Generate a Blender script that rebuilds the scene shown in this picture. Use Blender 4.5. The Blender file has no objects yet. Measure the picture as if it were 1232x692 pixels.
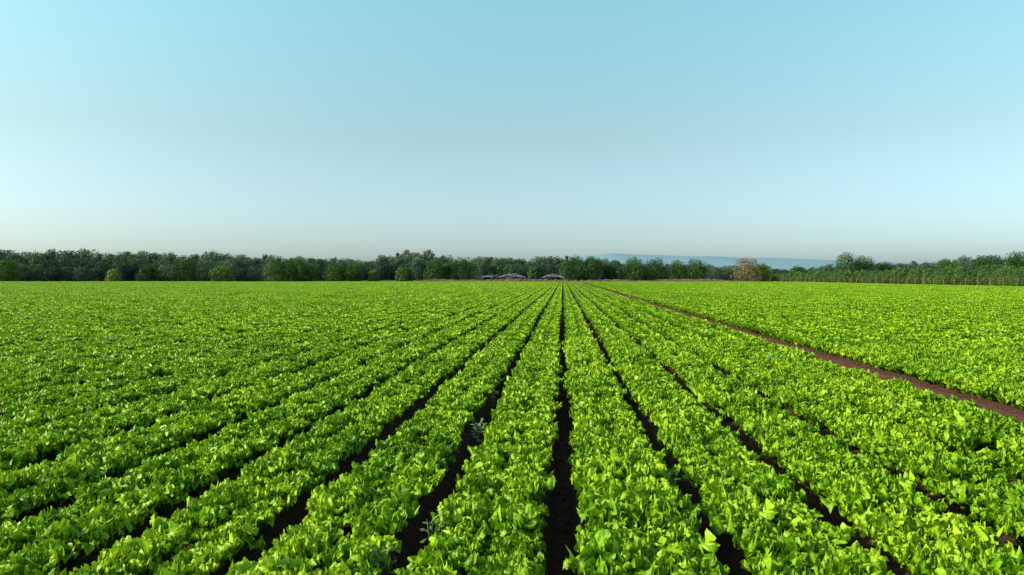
import bpy, math, random
import numpy as np
from mathutils import Vector, Matrix, noise

rs = np.random.RandomState(7)
random.seed(7)
scene = bpy.context.scene
scene.view_settings.view_transform = 'Standard'
scene.view_settings.look = 'None'
scene.view_settings.exposure = 0

# ------------------------------------------------------------------ helpers
def new_mat(name):
    m = bpy.data.materials.new(name); m.use_nodes = True
    nt = m.node_tree; nt.nodes.clear()
    return m, nt
def N(nt, t, **kw):
    n = nt.nodes.new(t)
    for k, v in kw.items(): setattr(n, k, v)
    return n
def ramp(nt, stops):
    r = N(nt, 'ShaderNodeValToRGB')
    e = r.color_ramp.elements
    while len(e) < len(stops): e.new(0.5)
    for i, (p, c) in enumerate(stops):
        e[i].position = p; e[i].color = (c[0], c[1], c[2], 1)
    return r

def mesh_obj(name, verts, faces, mats, matidx=None, attrs=None, smooth=False, link=True):
    me = bpy.data.meshes.new(name)
    verts = np.asarray(verts, dtype=np.float32)
    faces = np.asarray(faces, dtype=np.int32)
    me.vertices.add(len(verts)); me.vertices.foreach_set('co', verts.ravel())
    k = faces.shape[1]
    me.loops.add(faces.size); me.loops.foreach_set('vertex_index', faces.ravel())
    me.polygons.add(len(faces))
    me.polygons.foreach_set('loop_start', np.arange(0, faces.size, k, dtype=np.int32))
    me.polygons.foreach_set('loop_total', np.full(len(faces), k, dtype=np.int32))
    for m in mats: me.materials.append(m)
    if matidx is not None: me.polygons.foreach_set('material_index', np.asarray(matidx, dtype=np.int32))
    me.polygons.foreach_set('use_smooth', np.full(len(faces), smooth))
    if attrs:
        for an, arr in attrs.items():
            a = me.attributes.new(an, 'FLOAT', 'POINT'); a.data.foreach_set('value', np.asarray(arr, dtype=np.float32))
    me.update(calc_edges=True); me.validate()
    o = bpy.data.objects.new(name, me)
    if link: scene.collection.objects.link(o)
    return o

def scatter(name, pts, rots, scls, idx, coll):
    me = bpy.data.meshes.new(name)
    pts = np.asarray(pts, dtype=np.float32)
    me.vertices.add(len(pts)); me.vertices.foreach_set('co', pts.ravel())
    a = me.attributes.new('rot', 'FLOAT_VECTOR', 'POINT'); a.data.foreach_set('vector', np.asarray(rots, np.float32).ravel())
    a = me.attributes.new('scl', 'FLOAT_VECTOR', 'POINT'); a.data.foreach_set('vector', np.asarray(scls, np.float32).ravel())
    a = me.attributes.new('idx', 'INT', 'POINT'); a.data.foreach_set('value', np.asarray(idx, np.int32))
    o = bpy.data.objects.new(name, me); scene.collection.objects.link(o)
    g = bpy.data.node_groups.new(name + '_gn', 'GeometryNodeTree')
    g.interface.new_socket('Geometry', in_out='INPUT', socket_type='NodeSocketGeometry')
    g.interface.new_socket('Geometry', in_out='OUTPUT', socket_type='NodeSocketGeometry')
    gi = g.nodes.new('NodeGroupInput'); go = g.nodes.new('NodeGroupOutput')
    iop = g.nodes.new('GeometryNodeInstanceOnPoints')
    ci = g.nodes.new('GeometryNodeCollectionInfo')
    ci.inputs['Collection'].default_value = coll
    ci.inputs['Separate Children'].default_value = True
    ci.inputs['Reset Children'].default_value = True
    def na(n, dt):
        x = g.nodes.new('GeometryNodeInputNamedAttribute'); x.data_type = dt
        x.inputs['Name'].default_value = n
        return x.outputs['Attribute']
    L = g.links.new
    L(gi.outputs[0], iop.inputs['Points']); L(ci.outputs[0], iop.inputs['Instance'])
    iop.inputs['Pick Instance'].default_value = True
    L(na('idx', 'INT'), iop.inputs['Instance Index'])
    L(na('rot', 'FLOAT_VECTOR'), iop.inputs['Rotation'])
    L(na('scl', 'FLOAT_VECTOR'), iop.inputs['Scale'])
    L(iop.outputs[0], go.inputs[0])
    md = o.modifiers.new('scatter', 'NODES'); md.node_group = g
    return o

# ------------------------------------------------------------------ materials
def leaf_material(name, dark, mid, light, trans=0.3, rough=0.5, noise_scale=0.5, spec=0.3, tcol=None, rnd=0.35, fine=0, gain=0.7):
    m, nt = new_mat(name); L = nt.links.new
    out = N(nt, 'ShaderNodeOutputMaterial')
    at = N(nt, 'ShaderNodeAttribute', attribute_name='leafv')
    geo = N(nt, 'ShaderNodeNewGeometry')
    nz = N(nt, 'ShaderNodeTexNoise'); nz.inputs['Scale'].default_value = noise_scale; nz.inputs['Detail'].default_value = 3
    L(geo.outputs['Position'], nz.inputs['Vector'])
    oi = N(nt, 'ShaderNodeObjectInfo')
    a1 = N(nt, 'ShaderNodeMath', operation='MULTIPLY_ADD'); L(nz.outputs['Fac'], a1.inputs[0]); a1.inputs[1].default_value = gain; a1.inputs[2].default_value = -gain / 2
    a2 = N(nt, 'ShaderNodeMath', operation='MULTIPLY_ADD'); L(oi.outputs['Random'], a2.inputs[0]); a2.inputs[1].default_value = rnd; a2.inputs[2].default_value = -rnd / 2
    s = N(nt, 'ShaderNodeMath', operation='ADD'); L(a1.outputs[0], s.inputs[0]); L(a2.outputs[0], s.inputs[1])
    if fine:
        nf = N(nt, 'ShaderNodeTexNoise'); nf.inputs['Scale'].default_value = fine; nf.inputs['Detail'].default_value = 2
        L(geo.outputs['Position'], nf.inputs['Vector'])
        a3 = N(nt, 'ShaderNodeMath', operation='MULTIPLY_ADD'); L(nf.outputs['Fac'], a3.inputs[0]); a3.inputs[1].default_value = 0.5; a3.inputs[2].default_value = -0.25
        s3 = N(nt, 'ShaderNodeMath', operation='ADD'); L(s.outputs[0], s3.inputs[0]); L(a3.outputs[0], s3.inputs[1]); s = s3
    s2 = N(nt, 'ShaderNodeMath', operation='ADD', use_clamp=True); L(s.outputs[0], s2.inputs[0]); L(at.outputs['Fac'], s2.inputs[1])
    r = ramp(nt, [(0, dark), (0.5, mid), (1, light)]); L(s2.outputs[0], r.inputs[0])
    p = N(nt, 'ShaderNodeBsdfPrincipled'); L(r.outputs[0], p.inputs['Base Color'])
    p.inputs['Roughness'].default_value = rough; p.inputs['Specular IOR Level'].default_value = spec
    t = N(nt, 'ShaderNodeBsdfTranslucent')
    if fine:
        nb = N(nt, 'ShaderNodeTexNoise'); nb.inputs['Scale'].default_value = fine * 2.0; nb.inputs['Detail'].default_value = 1
        L(geo.outputs['Position'], nb.inputs['Vector'])
        b = N(nt, 'ShaderNodeBump'); b.inputs['Strength'].default_value = 0.8; b.inputs['Distance'].default_value = 0.012
        L(nb.outputs['Fac'], b.inputs['Height']); L(b.outputs[0], p.inputs['Normal'])
    mx = N(nt, 'ShaderNodeMixRGB', blend_type='MULTIPLY'); mx.inputs[0].default_value = 1
    L(r.outputs[0], mx.inputs[1]); mx.inputs[2].default_value = (*(tcol or (1.2, 1.1, 0.5)), 1)
    L(mx.outputs[0], t.inputs['Color'])
    ms = N(nt, 'ShaderNodeMixShader'); ms.inputs[0].default_value = trans
    L(p.outputs[0], ms.inputs[1]); L(t.outputs[0], ms.inputs[2]); L(ms.outputs[0], out.inputs[0])
    return m

M_let = leaf_material('lettuce_leaf', (0.024, 0.090, 0.003), (0.205, 0.405, 0.005), (0.50, 0.68, 0.025), trans=0.20, rough=0.42, noise_scale=0.6, spec=0.28, rnd=0.28, fine=22)
M_weed = leaf_material('weed_leaf', (0.08, 0.14, 0.04), (0.16, 0.24, 0.08), (0.24, 0.32, 0.12), trans=0.25, noise_scale=2)
M_treeL = leaf_material('tree_foliage', (0.020, 0.055, 0.014), (0.052, 0.12, 0.026), (0.12, 0.21, 0.045), trans=0.2, noise_scale=0.12, spec=0.1)
M_treeFar = leaf_material('forest_foliage_haze_tint', (0.046, 0.080, 0.060), (0.085, 0.135, 0.085), (0.145, 0.205, 0.105), trans=0.15, noise_scale=0.05, spec=0.05, rnd=0.8)  # aerial haze painted into the leaf colours: paler, bluish grey-green
M_treeTan = leaf_material('dry_foliage', (0.15, 0.13, 0.055), (0.30, 0.23, 0.11), (0.40, 0.31, 0.16), trans=0.2, noise_scale=0.2, spec=0.1, tcol=(1, .9, .6))
M_treeYel = leaf_material('yellow_green_foliage', (0.10, 0.15, 0.03), (0.20, 0.26, 0.05), (0.3, 0.34, 0.08), trans=0.2, noise_scale=0.3, spec=0.1)
M_orch = leaf_material('orchard_foliage', (0.04, 0.09, 0.025), (0.085, 0.17, 0.04), (0.15, 0.25, 0.06), trans=0.2, noise_scale=0.3, spec=0.1, rnd=0.5)

def simple(name, c1, c2, scale, rough=0.9, bump=0.0):
    m, nt = new_mat(name); L = nt.links.new
    out = N(nt, 'ShaderNodeOutputMaterial'); p = N(nt, 'ShaderNodeBsdfPrincipled')
    geo = N(nt, 'ShaderNodeNewGeometry'); nz = N(nt, 'ShaderNodeTexNoise'); nz.inputs['Scale'].default_value = scale; nz.inputs['Detail'].default_value = 6
    L(geo.outputs['Position'], nz.inputs['Vector'])
    r = ramp(nt, [(0.3, c1), (0.7, c2)]); L(nz.outputs['Fac'], r.inputs[0]); L(r.outputs[0], p.inputs['Base Color'])
    p.inputs['Roughness'].default_value = rough; p.inputs['Specular IOR Level'].default_value = 0.15
    if bump:
        b = N(nt, 'ShaderNodeBump'); b.inputs['Strength'].default_value = bump; b.inputs['Distance'].default_value = 0.04; L(nz.outputs['Fac'], b.inputs['Height']); L(b.outputs[0], p.inputs['Normal'])
    L(p.outputs[0], out.inputs[0])
    return m
M_bark = simple('bark', (0.05, 0.035, 0.025), (0.12, 0.09, 0.07), 3)
M_clod = simple('soil_clod', (0.075, 0.032, 0.023), (0.16, 0.07, 0.052), 9)
M_soil = simple('bed_soil', (0.045, 0.020, 0.014), (0.11, 0.048, 0.033), 14, bump=0.8)
M_bank = simple('reddish_soil', (0.09, 0.055, 0.04), (0.23, 0.12, 0.09), 0.25)
M_hill = simple('hill_haze_tint', (0.20, 0.32, 0.38), (0.23, 0.35, 0.41), 0.004)  # pale blue is distance haze put into the hill's base colour
M_wood = simple('post_wood', (0.2, 0.08, 0.045), (0.32, 0.14, 0.08), 4)
M_pipe = simple('galvanised_pipe', (0.4, 0.4, 0.4), (0.5, 0.5, 0.5), 4, 0.5)
M_paper = simple('white_paper', (0.75, 0.75, 0.72), (0.82, 0.82, 0.8), 20, 0.7)

# ------------------------------------------------------------------ world + sun
SUN_EL, SUN_ROT = math.radians(25), math.radians(258)
w = bpy.data.worlds.new('World'); scene.world = w; w.use_nodes = True
nt = w.node_tree; nt.nodes.clear(); L = nt.links.new
wo = N(nt, 'ShaderNodeOutputWorld'); bg = N(nt, 'ShaderNodeBackground'); sky = N(nt, 'ShaderNodeTexSky')
sky.sky_type = 'NISHITA'; sky.sun_disc = False; sky.sun_elevation = SUN_EL; sky.sun_rotation = SUN_ROT
sky.air_density = 1.0; sky.dust_density = 1.6; sky.ozone_density = 1.0
tc = N(nt, 'ShaderNodeTexCoord'); sz = N(nt, 'ShaderNodeSeparateXYZ'); L(tc.outputs['Generated'], sz.inputs[0])
K = 4.0
tr = ramp(nt, [(0.0, (1.20 / K, 1.60 / K, 2.30 / K)), (0.06, (1.30 / K, 1.56 / K, 1.80 / K)), (0.18, (1.52 / K, 1.70 / K, 1.48 / K)), (0.36, (1.78 / K, 2.52 / K, 1.98 / K)), (0.75, (1.0 / K, 1.25 / K, 1.15 / K))])
L(sz.outputs['Z'], tr.inputs[0])
vm = N(nt, 'ShaderNodeVectorMath', operation='MULTIPLY'); L(sky.outputs[0], vm.inputs[0]); L(tr.outputs[0], vm.inputs[1])
vs = N(nt, 'ShaderNodeVectorMath', operation='SCALE'); L(vm.outputs[0], vs.inputs[0]); vs.inputs['Scale'].default_value = K
L(vs.outputs[0], bg.inputs[0]); bg.inputs[1].default_value = 0.12; L(bg.outputs[0], wo.inputs[0])
sd = Vector((math.sin(SUN_ROT) * math.cos(SUN_EL), math.cos(SUN_ROT) * math.cos(SUN_EL), math.sin(SUN_EL)))
sl = bpy.data.lights.new('sun', 'SUN'); sl.energy = 5.0; sl.angle = math.radians(0.5); sl.color = (1.0, 0.94, 0.82)
so = bpy.data.objects.new('sun', sl); scene.collection.objects.link(so); so.rotation_euler = sd.to_track_quat('Z', 'Y').to_euler()
so.location = sd * 50

# ------------------------------------------------------------------ camera
cam = bpy.data.cameras.new('camera'); co = bpy.data.objects.new('camera', cam); scene.collection.objects.link(co)
cam.lens = 26.0; cam.sensor_width = 36; cam.clip_end = 30000; cam.clip_start = 0.05
co.location = (0, 0, 2.12); co.rotation_euler = (math.radians(90 - 0.84), 0, math.radians(3.92))
scene.camera = co

# ------------------------------------------------------------------ ground
FIELD_END = 262.0
FIELD_R = 83.0
def ground():
    m, nt = new_mat('ground_soil_and_grass'); L = nt.links.new
    out = N(nt, 'ShaderNodeOutputMaterial'); p = N(nt, 'ShaderNodeBsdfPrincipled')
    geo = N(nt, 'ShaderNodeNewGeometry')
    n1 = N(nt, 'ShaderNodeTexNoise'); n1.inputs['Scale'].default_value = 14; n1.inputs['Detail'].default_value = 8; L(geo.outputs['Position'], n1.inputs['Vector'])
    soil = ramp(nt, [(0.3, (0.06, 0.026, 0.019)), (0.7, (0.15, 0.066, 0.048))]); L(n1.outputs['Fac'], soil.inputs[0])
    n2 = N(nt, 'ShaderNodeTexNoise'); n2.inputs['Scale'].default_value = 0.05; n2.inputs['Detail'].default_value = 5; L(geo.outputs['Position'], n2.inputs['Vector'])
    grass = ramp(nt, [(0.35, (0.05, 0.10, 0.025)), (0.65, (0.12, 0.16, 0.05))]); L(n2.outputs['Fac'], grass.inputs[0])
    sx = N(nt, 'ShaderNodeSeparateXYZ'); L(geo.outputs['Position'], sx.inputs[0])
    fy = N(nt, 'ShaderNodeMapRange'); fy.inputs['From Min'].default_value = 318; fy.inputs['From Max'].default_value = 324; L(sx.outputs['Y'], fy.inputs['Value'])
    mx = N(nt, 'ShaderNodeMixRGB'); L(fy.outputs[0], mx.inputs[0]); L(soil.outputs[0], mx.inputs[1]); L(grass.outputs[0], mx.inputs[2])
    L(mx.outputs[0], p.inputs['Base Color']); p.inputs['Roughness'].default_value = 0.95; p.inputs['Specular IOR Level'].default_value = 0.1
    b = N(nt, 'ShaderNodeBump'); b.inputs['Strength'].default_value = 0.8; b.inputs['Distance'].default_value = 0.05
    L(n1.outputs['Fac'], b.inputs['Height']); L(b.outputs[0], p.inputs['Normal']); L(p.outputs[0], out.inputs[0])
    S = 9000
    mesh_obj('ground', [(-S, -300, 0), (S, -300, 0), (S, 12000, 0), (-S, 12000, 0)], [(0, 1, 2, 3)], [m])
ground()

# ------------------------------------------------------------------ lettuce geometry
def leaf_grid(rs, nu, nv, L0, Wm, th0, bend, phi, cup, A, base_r, freq):
    u = np.linspace(0.04, 1, nu)[:, None]; v = np.linspace(-1, 1, nv)[None, :]
    uu = u.ravel()
    th = th0 - bend * uu ** 1.3
    du = np.diff(uu, prepend=0) * L0
    r = base_r + np.cumsum(np.cos(th) * du); z = 0.01 + np.cumsum(np.sin(th) * du)
    W = Wm * (0.22 + 0.78 * np.sin(np.clip(uu * 1.15, 0, 1) * math.pi / 2) ** 1.4) * np.sqrt(np.clip(1 - (uu) ** 7 * 0.75, 0, 1))
    nx = -np.sin(th)[:, None]; nz = np.cos(th)[:, None]
    e = np.abs(v) ** 1.4
    p1, p2, p3, p4 = rs.rand(4) * 6.28
    side = np.where(v < 0, p1, p2)
    ruf = A * e * u ** 0.7 * (np.sin(freq * u * 6.28 + side) + 0.55 * np.sin(freq * 2.1 * u * 6.28 + p3 + v))
    ruf = ruf + A * 1.0 * u ** 4 * np.sin(v * freq * 2.6 + p4) + A * 0.4 * np.sin(u * 13 + v * 7 + p3) * u
    off = cup * v ** 2 * (W[:, None] / 0.1) * (1 - 0.3 * u) + ruf
    lenj = 1 + 0.07 * np.sin(v * freq * 3.3 + p2) * u
    X = r[:, None] * lenj + nx * off
    Y = W[:, None] * v * (1 + 0.15 * np.sin(u * freq * 9 + p3)) + 0 * X
    Z = z[:, None] * lenj + nz * off
    c, s = math.cos(phi), math.sin(phi)
    P = np.stack([(X * c - Y * s).ravel(), (X * s + Y * c).ravel(), Z.ravel()], 1)
    P[:, 2] = np.maximum(P[:, 2], 0.004)
    i = (np.arange(nu - 1)[:, None] * nv + np.arange(nv - 1)[None, :]).ravel()
    F = np.stack([i, i + 1, i + nv + 1, i + nv], 1)
    rib = np.exp(-(v * 6) ** 2) * 0.20 * (1 - 0.6 * u)
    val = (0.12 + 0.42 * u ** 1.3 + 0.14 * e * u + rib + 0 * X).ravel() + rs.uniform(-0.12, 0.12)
    return P, F, val

def lettuce(rs, nleaf, nu, nv, size=1.0, big=1.0, amp=1.0):
    Vs, Fs, As = [], [], []; n0 = 0
    ph = rs.rand() * 6.28
    for i in range(nleaf):
        s = i / max(1, nleaf - 1)
        L0 = (0.26 - 0.055 * s) * rs.uniform(0.85, 1.12) * size
        Wm = (0.084 - 0.022 * s) * rs.uniform(0.8, 1.2) * size * big
        th0 = math.radians(64 + 25 * s + rs.uniform(-10, 10))
        bend = math.radians(58 - 28 * s + rs.uniform(-18, 18))
        cup = (0.010 + 0.018 * s) * size
        P, F, a = leaf_grid(rs, nu, nv, L0, Wm, th0, bend, ph + i * 2.39996 + rs.uniform(-.3, .3), cup, 0.024 * amp * size * rs.uniform(.8, 1.3),
                            0.010 + 0.012 * (1 - s), rs.uniform(2.6, 3.9))
        P[:, 0] += P[:, 2] * rs.uniform(-.14, .14); P[:, 1] += P[:, 2] * rs.uniform(-.14, .14)
        Vs.append(P); Fs.append(F + n0); As.append(a); n0 += len(P)
    return np.concatenate(Vs), np.concatenate(Fs), np.concatenate(As)

lc = bpy.data.collections.new('lettuce_variants')
NEAR, MID, FAR = 9, 8, 6
SEG = 5.0
ROWOFF = 0.195
for i in range(NEAR):
    V, F, A = lettuce(rs, 28 + i % 5, 17, 12)
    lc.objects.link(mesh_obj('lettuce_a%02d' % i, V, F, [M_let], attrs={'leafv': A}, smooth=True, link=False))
for i in range(MID):
    V, F, A = lettuce(rs, 18, 7, 5, big=1.1)
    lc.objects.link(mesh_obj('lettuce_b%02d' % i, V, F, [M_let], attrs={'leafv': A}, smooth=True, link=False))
for i in range(FAR):
    Vs, Fs, As = [], [], []; n0 = 0
    for side in (-ROWOFF, ROWOFF):
        y = 0.0
        while y < SEG:
            V, F, A = lettuce(rs, 9, 4, 4, rs.uniform(0.88, 1.04), big=1.25)
            V = V + np.array([side + rs.uniform(-.025, .025), y + rs.uniform(-.03, .03), 0])
            Vs.append(V); Fs.append(F + n0); As.append(A + rs.uniform(-.1, .1)); n0 += len(V)
            y += 0.29
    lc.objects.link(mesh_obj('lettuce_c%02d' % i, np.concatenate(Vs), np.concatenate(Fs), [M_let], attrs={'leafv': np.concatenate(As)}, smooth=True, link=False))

BEDZ = 0.18
beds = [b + 0.5 for b in range(-240, 5)]
beds_r = [6.34 + 0.5 + j for j in range(0, int(FIELD_R - 7))]
allbeds = beds + beds_r
def vis(x, y, m=6.0): return (-0.87 * y - m) < x < (0.70 * y + m)

V, F = [], []
prof = [(-0.45, -0.02), (-0.34, 0.14), (-0.2, 0.19), (0.2, 0.19), (0.34, 0.14), (0.45, -0.02)]
def bedstrip(cx, sc=1.0):
    y0 = 0.8
    if cx < -6: y0 = max(y0, (-cx - 9) / 0.87)
    if cx > 6: y0 = max(y0, (cx - 9) / 0.70)
    n = len(V)
    for y in (y0, FIELD_END):
        for a, b in prof: V.append((cx + a * sc, y, b))
    for k in range(5): F.append((n + k, n + k + 1, n + 6 + k + 1, n + 6 + k))
for bx in allbeds: bedstrip(bx)
bedstrip(5.26, 0.55)
mesh_obj('soil_beds', V, F, [M_soil])

P, R, S, I = [], [], [], []
N1, N2 = 20.0, 56.0
def place_row(x, y0, y1, lean=0):
    y = y0 + rs.uniform(0, .3)
    while y < y1:
        if vis(x, y) and rs.rand() > 0.01:
            nz = noise.noise(Vector((x * 0.25, y * 0.12, 3.1))) + .6 * noise.noise(Vector((x * 0.9, y * 0.5, 9.1)))
            s = (1.0 + 0.13 * nz) * rs.uniform(0.88, 1.12) * 1.03
            xx = x + rs.uniform(-.03, .03) + 0.02 * math.sin(y * 0.23 + math.floor(x) * 1.7)
            P.append((xx, y + rs.uniform(-.03, .03), BEDZ - 0.01))
            R.append((rs.uniform(-.12, .12), rs.uniform(-.12, .12), rs.rand() * 6.283))
            S.append((s, s, s * rs.uniform(.92, 1.2)))
            I.append(rs.randint(NEAR) if y < N1 else NEAR + rs.randint(MID))
        y += 0.27 * rs.uniform(.93, 1.07)
for bx in allbeds:
    for off in (-ROWOFF, ROWOFF):
        x = bx + off
        ymin = 1.2
        if x < -6: ymin = max(ymin, (-x - 6) / 0.87)
        if x > 6: ymin = max(ymin, (x - 6) / 0.70)
        if ymin < N2: place_row(x, ymin, N2)
place_row(5.26, 1.2, N2)
nind = len(P)
for bx in allbeds + [5.07]:
    y = N2
    while y < FIELD_END:
        if vis(bx, y + SEG / 2, 10):
            P.append((bx, y, BEDZ - 0.01)); R.append((0, 0, 0))
            nz = noise.noise(Vector((bx * 0.1, y * 0.04, 7.7)))
            S.append((1.0, 1, (1.0 + 0.22 * nz) * rs.uniform(.93, 1.07))); I.append(NEAR + MID + rs.randint(FAR))
        y += SEG
print('individual', nind, 'segments', len(P) - nind)
scatter('lettuce_field', P, R, S, I, lc)

# ------------------------------------------------------------------ soil clods
cc = bpy.data.collections.new('clod_variants')
import bmesh
for i in range(5):
    bm = bmesh.new(); bmesh.ops.create_icosphere(bm, subdivisions=2, radius=1)
    for v in bm.verts:
        v.co *= 1 + 0.5 * noise.noise(v.co * 1.3 + Vector((i * 9, 0, 0))); v.co.z *= 0.6
    me = bpy.data.meshes.new('clod%d' % i); bm.to_mesh(me); bm.free(); me.materials.append(M_clod)
    cc.objects.link(bpy.data.objects.new('clod_%02d' % i, me))
P, R, S, I = [], [], [], []
def clods(xc, wd, y0, y1, n, smax):
    for _ in range(n):
        y = y0 + (y1 - y0) * rs.rand() ** 1.6
        P.append((xc + rs.normal() * wd, y, 0.0)); R.append(rs.rand(3) * 6.28)
        s = smax * (0.15 + rs.rand() ** 3); S.append((s, s, s)); I.append(rs.randint(5))
for xf in range(-4, 5): clods(xf, 0.05, 2.5, 30, 1200, 0.028)
clods(5.95, 0.24, 4, 70, 9000, 0.05)
scatter('soil_clods', P, R, S, I, cc)

# ------------------------------------------------------------------ weeds
wc = bpy.data.collections.new('weed_variants')
for i in range(4):
    Vs, Fs, As = [], [], []; n0 = 0
    for k in range(22):
        s = k / 21
        Pp, F, a = leaf_grid(rs, 6, 3, rs.uniform(.08, .14), rs.uniform(.014, .022), math.radians(rs.uniform(10, 70)), math.radians(60), rs.rand() * 6.28, 0.002, 0.003, 0.01, 2)
        Pp[:, 2] += 0.10 + 0.26 * s; Pp[:, 0] += 0.03 * math.sin(k * 2.1) ; Pp[:, 1] += 0.03 * math.cos(k * 1.3)
        Vs.append(Pp); Fs.append(F + n0); As.append(a + .3); n0 += len(Pp)
    for k in range(4):
        Pp, F, a = leaf_grid(rs, 6, 3, 0.36, 0.005, math.radians(88), 0.2, k * 1.6, 0, 0, 0.005, 1)
        Vs.append(Pp); Fs.append(F + n0); As.append(a); n0 += len(Pp)
    wc.objects.link(mesh_obj('weed_%02d' % i, np.concatenate(Vs), np.concatenate(Fs), [M_weed], attrs={'leafv': np.concatenate(As)}, smooth=True, link=False))
P, R, S, I = [], [], [], []
for _ in range(80):
    y = 4.5 + 60 * rs.rand() ** 1.2; x = rs.uniform(-0.8, 0.65) * y
    x = round(x) + rs.normal() * 0.12 if rs.rand() < .6 else x
    if 5.4 < x < 6.7: continue
    P.append((x, y, 0.08)); R.append((rs.uniform(-.2, .2), rs.uniform(-.2, .2), rs.rand() * 6.28)); s = rs.uniform(.7, 1.0); S.append((s, s, s)); I.append(rs.randint(4))
scatter('weed_plants', P, R, S, I, wc)

# ------------------------------------------------------------------ trees
def tube(p0, p1, r0, r1, n=6):
    p0 = np.array(p0, float); p1 = np.array(p1, float); d = p1 - p0; d /= np.linalg.norm(d)
    a = np.cross(d, [0.3, 0.9, 0.1]); a /= np.linalg.norm(a); b = np.cross(d, a)
    t = np.arange(n) / n * 2 * math.pi
    ring = np.cos(t)[:, None] * a + np.sin(t)[:, None] * b
    V = np.concatenate([p0 + ring * r0, p1 + ring * r1])
    F = [(i, (i + 1) % n, n + (i + 1) % n, n + i) for i in range(n)]
    return V, np.array(F)

def tree(rs, H, Wd, leaf=0.4, nl=3200, base=0.1, nlobes=18, shape='round', leafmat=None, link=False, name='tree'):
    Vs, Fs, Mi, As = [], [], [], []; n0 = 0
    def add(V, F, mi, a):
        nonlocal n0
        Vs.append(V); Fs.append(F + n0); Mi.append(np.full(len(F), mi)); As.append(np.full(len(V), a) if np.isscalar(a) else a); n0 += len(V)
    tr = 0.022 * H
    pts = [np.array([0, 0, -0.05])]
    for k in range(4): pts.append(np.array([rs.normal() * .02 * H, rs.normal() * .02 * H, H * (k + 1) * 0.19]))
    for k in range(4):
        V, F = tube(pts[k], pts[k + 1], tr * (1.2 - .25 * k), tr * (1.2 - .25 * (k + 1))); add(V, F, 0, .5)
    lob = []
    for k in range(nlobes):
        t = (k + .5) / nlobes
        zc = H * (base + (0.93 - base) * t)
        tt = (zc / H - base) / (1 - base)
        if shape == 'round': rr = math.sin(math.pi * min(1, max(0, 0.14 + 0.80 * tt))) ** 0.7
        elif shape == 'cone': rr = 1.0 - 0.85 * tt
        elif shape == 'dome': rr = math.sqrt(max(0.05, 1 - (tt * 0.95) ** 2.2))
        else: rr = math.sin(math.pi * min(1, max(0, 0.2 + 0.72 * tt))) ** 0.5
        ang = k * 2.4 + rs.uniform(-.5, .5)
        rad = Wd / 2 * rr
        lr = (0.17 + 0.13 * rs.rand()) * Wd * (0.55 + 0.45 * rr)
        c = np.array([math.cos(ang) * max(0, rad - lr * .7), math.sin(ang) * max(0, rad - lr * .7), zc - lr * .2])
        lob.append((c, lr, rs.uniform(-.16, .16)))
        if k % 2 == 0:
            q = pts[min(4, 1 + int(zc / H * 3.4))]
            V, F = tube(q, c, tr * .35, tr * .1, 4); add(V, F, 0, .5)
    tot = sum(l[1] ** 2 for l in lob)
    for c, lr, dv in lob:
        n = int(nl * lr ** 2 / tot)
        d = rs.normal(size=(n, 3)); d /= np.linalg.norm(d, axis=1)[:, None]
        d[:, 2] *= 0.85
        rad = lr * (0.62 + 0.45 * rs.rand(n) ** 0.8) * (1 + 0.25 * np.sin(d[:, 0] * 5 + c[0]) * np.sin(d[:, 1] * 4 + c[1]))
        ctr = c + d * rad[:, None]
        ctr[:, 2] = np.maximum(ctr[:, 2], 0.15)
        nrm = d * 0.9 + rs.normal(size=(n, 3)) * 0.45; nrm /= np.linalg.norm(nrm, axis=1)[:, None]
        a = np.cross(nrm, rs.normal(size=(n, 3))); a /= np.linalg.norm(a, axis=1)[:, None]; b = np.cross(nrm, a)
        sz = leaf * rs.uniform(.5, 1.1, n)[:, None]
        V = np.stack([ctr - a * sz * .5, ctr - b * sz * .35 + a * sz * .05, ctr + a * sz * .5, ctr + b * sz * .35], 1).reshape(-1, 3)
        F = np.arange(n * 4).reshape(n, 4)
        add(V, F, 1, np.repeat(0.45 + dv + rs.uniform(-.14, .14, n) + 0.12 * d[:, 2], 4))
    return mesh_obj(name, np.concatenate(Vs), np.concatenate(Fs), [M_bark, leafmat], matidx=np.concatenate(Mi), attrs={'leafv': np.concatenate(As)}, link=link)

fc = bpy.data.collections.new('forest_variants')
specs = [('round', 8.5, .1), ('dome', 9.5, .05), ('oval', 7, .08), ('round', 10, .12), ('oval', 6, .05), ('cone', 5, .05), ('dome', 8, .03), ('round', 7.5, .2)]
for i, (sh, wd, bs) in enumerate(specs):
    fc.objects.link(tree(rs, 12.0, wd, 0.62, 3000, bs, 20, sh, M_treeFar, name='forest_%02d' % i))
prof = [(-44, 15.5), (-40, 15.2), (-36, 14.6), (-33, 14.4), (-29, 13.6), (-25, 13.6), (-22, 12.4), (-18, 10.6), (-14.5, 11.6), (-12, 14.2), (-10, 12.4), (-7, 11.4), (-5, 11.8), (-2, 11.4), (0, 11.6), (3, 10.2), (5, 8.6), (8, 8.0), (11, 7.6), (14, 6.8), (18, 6.8), (21, 8.0), (24, 8.6), (26, 9.6), (29, 10.8), (32, 10.5), (40, 11.5)]
pa = [p[0] for p in prof]; ph = [p[1] for p in prof]
P, R, S, I = [], [], [], []
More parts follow.
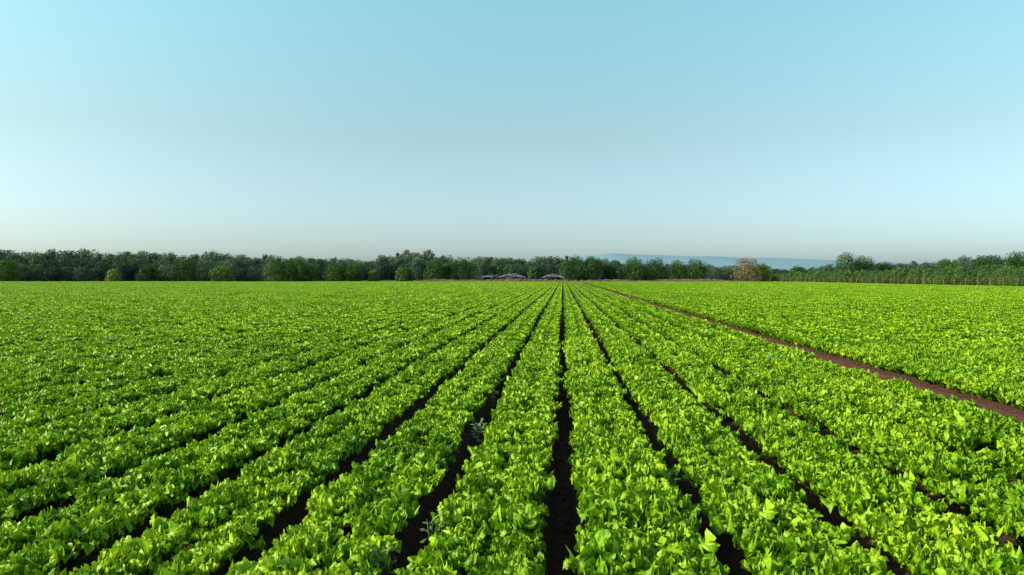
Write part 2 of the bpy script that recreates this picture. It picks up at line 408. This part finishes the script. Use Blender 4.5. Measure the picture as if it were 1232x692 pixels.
for row, rng in enumerate((342, 352, 366, 384, 410)):
    bdeg = -44.0
    while bdeg < 40:
        far = float(np.interp(bdeg, [-22, -14, 40], [0, 1, 1]))
        rg = rng + 90 * far
        cl = noise.noise(Vector((bdeg * .45, row * .6, 2.0)))
        h = np.interp(bdeg, pa, ph) * (rg / 370)
        if row == 0: h *= rs.uniform(.45, .75)
        elif row == 1: h *= rs.uniform(.65, .95)
        else: h *= rs.uniform(.78, 1.04)
        h *= 1 + .26 * cl
        if rs.rand() < .05: h *= 1.12
        rr = rg / max(0.85, math.cos(math.radians(bdeg + 3.92)) ** 0.5) + rs.uniform(-4, 4)
        x = rr * math.sin(math.radians(bdeg)); y = rr * math.cos(math.radians(bdeg))
        if not (row == 0 and (bdeg > -17 and rs.rand() < .6)):
            P.append((x, y, 0)); R.append((0, 0, rs.rand() * 6.28)); s = h / 12
            wS = s ** .5 * rs.uniform(.85, 1.2); S.append((wS, wS, s))
            i = rs.randint(8)
            if i == 5 and rs.rand() < .5: i = 2
            I.append(i)
        bdeg += math.degrees(rs.uniform(3.6, 6.2) / rr)
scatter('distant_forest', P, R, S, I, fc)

def at(b, r): return (r * math.sin(math.radians(b)), r * math.cos(math.radians(b)), 0)
field_trees = [
    (-38.2, 345, 9, 9, M_treeL, 'deciduous_tree'),
    (-27.8, 328, 9.6, 12, M_treeL, 'deciduous_tree'), (-25.4, 322, 6.6, 8.5, M_orch, 'deciduous_tree'),
    (-32.2, 330, 5, 6, M_treeYel, 'shrub'), (-30.2, 330, 6.4, 8, M_treeL, 'deciduous_tree'),
    (-21.5, 315, 10.4, 11.5, M_treeL, 'deciduous_tree'), (-20.1, 312, 9.8, 9, M_treeL, 'deciduous_tree'), (-19.15, 312, 7, 6.5, M_orch, 'deciduous_tree'),
    (-17.3, 305, 7.6, 9.5, M_treeL, 'deciduous_tree'), (-16.0, 303, 7.0, 7, M_treeL, 'deciduous_tree'),
    (-14.5, 305, 5, 4.6, M_treeYel, 'shrub'), (-12.2, 320, 6.4, 8, M_orch, 'deciduous_tree'),
    (-9.9, 297, 8.4, 9.5, M_treeL, 'deciduous_tree'), (-8.75, 300, 7.6, 7, M_treeL, 'deciduous_tree'), (-7.7, 296, 9.8, 12, M_treeL, 'deciduous_tree'),
    (-2.2, 300, 6.2, 5, M_orch, 'deciduous_tree'),
    (0.9, 297, 10.4, 10.5, M_treeL, 'deciduous_tree'), (2.3, 297, 10.2, 10, M_treeL, 'deciduous_tree'), (3.6, 300, 7, 6, M_treeL, 'deciduous_tree'),
    (5.4, 300, 10, 9.5, M_treeL, 'deciduous_tree'), (7.0, 302, 9.4, 10, M_treeL, 'deciduous_tree'), (8.7, 302, 8.4, 8.5, M_treeL, 'deciduous_tree'), (10.1, 303, 8.8, 11, M_treeL, 'deciduous_tree'),
    (13.7, 312, 9.8, 12, M_treeTan, 'dry_tree'), (14.7, 318, 7.6, 7, M_treeYel, 'deciduous_tree'),
    (17.3, 330, 6.4, 8, M_treeL, 'deciduous_tree'), (20.4, 332, 12.0, 10, M_treeL, 'deciduous_tree'), (21.5, 337, 10.8, 10, M_treeL, 'deciduous_tree'), (22.8, 345, 8.0, 9, M_treeL, 'deciduous_tree'),
    (26.6, 335, 9.0, 10, M_treeL, 'deciduous_tree'), (28.6, 320, 9.4, 10, M_treeL, 'deciduous_tree'), (30.4, 300, 10.6, 9, M_treeL, 'deciduous_tree'),
]
for b, r, h, wd, mt, nm in field_trees:
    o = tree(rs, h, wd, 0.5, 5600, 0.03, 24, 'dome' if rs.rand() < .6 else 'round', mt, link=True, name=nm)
    o.location = at(b, r); o.rotation_euler[2] = rs.rand() * 6.28

oc = bpy.data.collections.new('orchard_variants')
for i in range(5):
    oc.objects.link(tree(rs, 3.9, rs.uniform(2.6, 3.4), 0.30, 1300, 0.2, 13, 'dome' if i % 2 else 'round', M_orch, name='orchard_%02d' % i))
P, R, S, I = [], [], [], []
for j in range(9):
    x = 86.5 + j * 5.0; y = 100.0
    while y < 345:
        if rs.rand() > .08 and vis(x, y, 14):
            s = rs.uniform(.6, 1.15) * (0.72 if j == 0 else 1); P.append((x + rs.uniform(-.2, .2), y, 0)); R.append((0, 0, rs.rand() * 6.28)); S.append((s, s, s * rs.uniform(.9, 1.15))); I.append(rs.randint(5))
        y += rs.uniform(2.6, 4.6)
scatter('orchard_trees', P, R, S, I, oc)
Vs, Fs = [], []; n0 = 0
y = 100
while y < 340:
    V, F = tube((85.2, y, 0), (85.2 + rs.uniform(-.05, .05), y, 1.9), .07, .06, 6)
    Vs.append(V); Fs.append(F + n0); n0 += len(V); y += 4.5
for z in (0.8, 1.3, 1.8):
    V, F = tube((85.2, 100, z), (85.2, 338, z), .012, .012, 4); Vs.append(V); Fs.append(F + n0); n0 += len(V)
mesh_obj('orchard_fence', np.concatenate(Vs), np.concatenate(Fs), [M_wood])

def bank(name, pts, h, wd, mat):
    V = []; F = []
    n = 260
    pts = np.array(pts, float); t = np.linspace(0, 1, n)
    seg = np.linspace(0, 1, len(pts)); xs = np.interp(t, seg, pts[:, 0]); ys = np.interp(t, seg, pts[:, 1])
    prof = [(-1, 0), (-.6, .55), (-.2, .95), (.2, 1), (.6, .5), (1, 0)]
    for i in range(n):
        hh = h * (1 + .5 * noise.noise(Vector((xs[i] * .08, ys[i] * .08, 1))) + .35 * noise.noise(Vector((xs[i] * .9, 0, 4)))) * min(1, i / 30, (n - 1 - i) / 30)
        for a, b in prof: V.append((xs[i], ys[i] + a * wd, b * hh - 0.02))
    for i in range(n - 1):
        for k in range(5): F.append((i * 6 + k, (i + 1) * 6 + k, (i + 1) * 6 + k + 1, i * 6 + k + 1))
    mesh_obj(name, V, F, [mat], smooth=True)
bank('soil_bank', [(-66, 280), (-20, 278), (20, 277), (76, 279)], 1.1, 5, M_bank)

def hill():
    V, F = [], []
    nx, ny = 90, 12
    pr = [(-300, 0), (-100, 60), (80, 105), (250, 125), (600, 112), (900, 104), (1150, 98), (1500, 84), (1900, 60), (2400, 30), (2900, 0)]
    for i in range(nx):
        x = -300 + 3200 * i / (nx - 1)
        hh = np.interp(x, [p[0] for p in pr], [p[1] for p in pr]) 
        for j in range(ny):
            t = j / (ny - 1); s = math.sin(math.pi * t)
            z = hh * s ** .8 + 5 * s * noise.noise(Vector((x * .006, t * 5, 0)))
            V.append((x, 4000 + 1400 * (t - .5), max(z, -1)))
    for i in range(nx - 1):
        for j in range(ny - 1): F.append((i * ny + j, (i + 1) * ny + j, (i + 1) * ny + j + 1, i * ny + j + 1))
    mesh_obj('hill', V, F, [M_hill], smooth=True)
hill()

# ------------------------------------------------------------------ irrigation sprinklers
mm, nt = new_mat('water_spray'); L = nt.links.new
out = N(nt, 'ShaderNodeOutputMaterial'); d = N(nt, 'ShaderNodeBsdfDiffuse'); d.inputs[0].default_value = (.92, .94, .95, 1)
t = N(nt, 'ShaderNodeBsdfTranslucent'); t.inputs[0].default_value = (.92, .94, .95, 1)
ms = N(nt, 'ShaderNodeMixShader'); ms.inputs[0].default_value = .5; L(d.outputs[0], ms.inputs[1]); L(t.outputs[0], ms.inputs[2]); L(ms.outputs[0], out.inputs[0])
def sprinkler(b, r, az, reach, top):
    e = bpy.data.objects.new('irrigation_sprinkler', None); scene.collection.objects.link(e); e.location = at(b, r)
    V1, F1 = tube((0, 0, 0), (0, 0, 1.6), .05, .04, 8); V2, F2 = tube((0, 0, 1.55), (.35 * math.cos(az), .35 * math.sin(az), 1.8), .045, .03, 8)
    o = mesh_obj('riser_pipe', np.concatenate([V1, V2]), np.concatenate([F1, F2 + len(V1)]), [M_pipe]); o.parent = e
    n = 2400; t = rs.rand(n)
    x = reach * t; z = 1.8 + 4 * (top - 1.5) * t * (1 - t) * .9 - .3 * t * t
    z = z + rs.normal(size=n) * .45 * t + (rs.rand(n) - .6) * t * 1.6
    yy = rs.normal(size=n) * (.05 + .2 * t) * reach * .3
    C = np.stack([x * math.cos(az) - yy * math.sin(az), x * math.sin(az) + yy * math.cos(az), np.maximum(z, .05)], 1)
    s = (rs.uniform(.014, .042, n) * (1 - .5 * t))[:, None]
    a = rs.normal(size=(n, 3)); a /= np.linalg.norm(a, axis=1)[:, None]; bb = np.cross(a, rs.normal(size=(n, 3))); bb /= np.linalg.norm(bb, axis=1)[:, None]
    V = np.stack([C - a * s, C - bb * s, C + a * s, C + bb * s], 1).reshape(-1, 3)
    o = mesh_obj('spray', V, np.arange(n * 4).reshape(n, 4), [mm]); o.parent = e
for b, az, re, tp in [(-6.3, 0.1, 11, 2.4), (-4.9, 0.2, 9, 2.9), (-2.9, 3.0, 8, 2.5), (-1.6, .1, 10, 2.7), (0.1, 3.05, 8, 2.3), (-5.4, 3.0, 7, 2.2)]:
    sprinkler(b, 292, az, re, tp)

for (x, y, z, s) in [(4.3, 15.7, .47, .035), (4.4, 23.0, .47, .04)]:
    bm = bmesh.new(); bmesh.ops.create_grid(bm, x_segments=7, y_segments=7, size=s)
    for v in bm.verts: v.co.z += s * (0.9 * noise.noise(v.co * 28) + 1.2 * abs(v.co.x / s) ** 2 * .4)
    me = bpy.data.meshes.new('paper_scrap'); bm.to_mesh(me); bm.free(); me.materials.append(M_paper)
    o = bpy.data.objects.new('paper_scrap', me); scene.collection.objects.link(o); o.location = (x, y, z); o.rotation_euler = (1.0, .2, rs.rand() * 3)
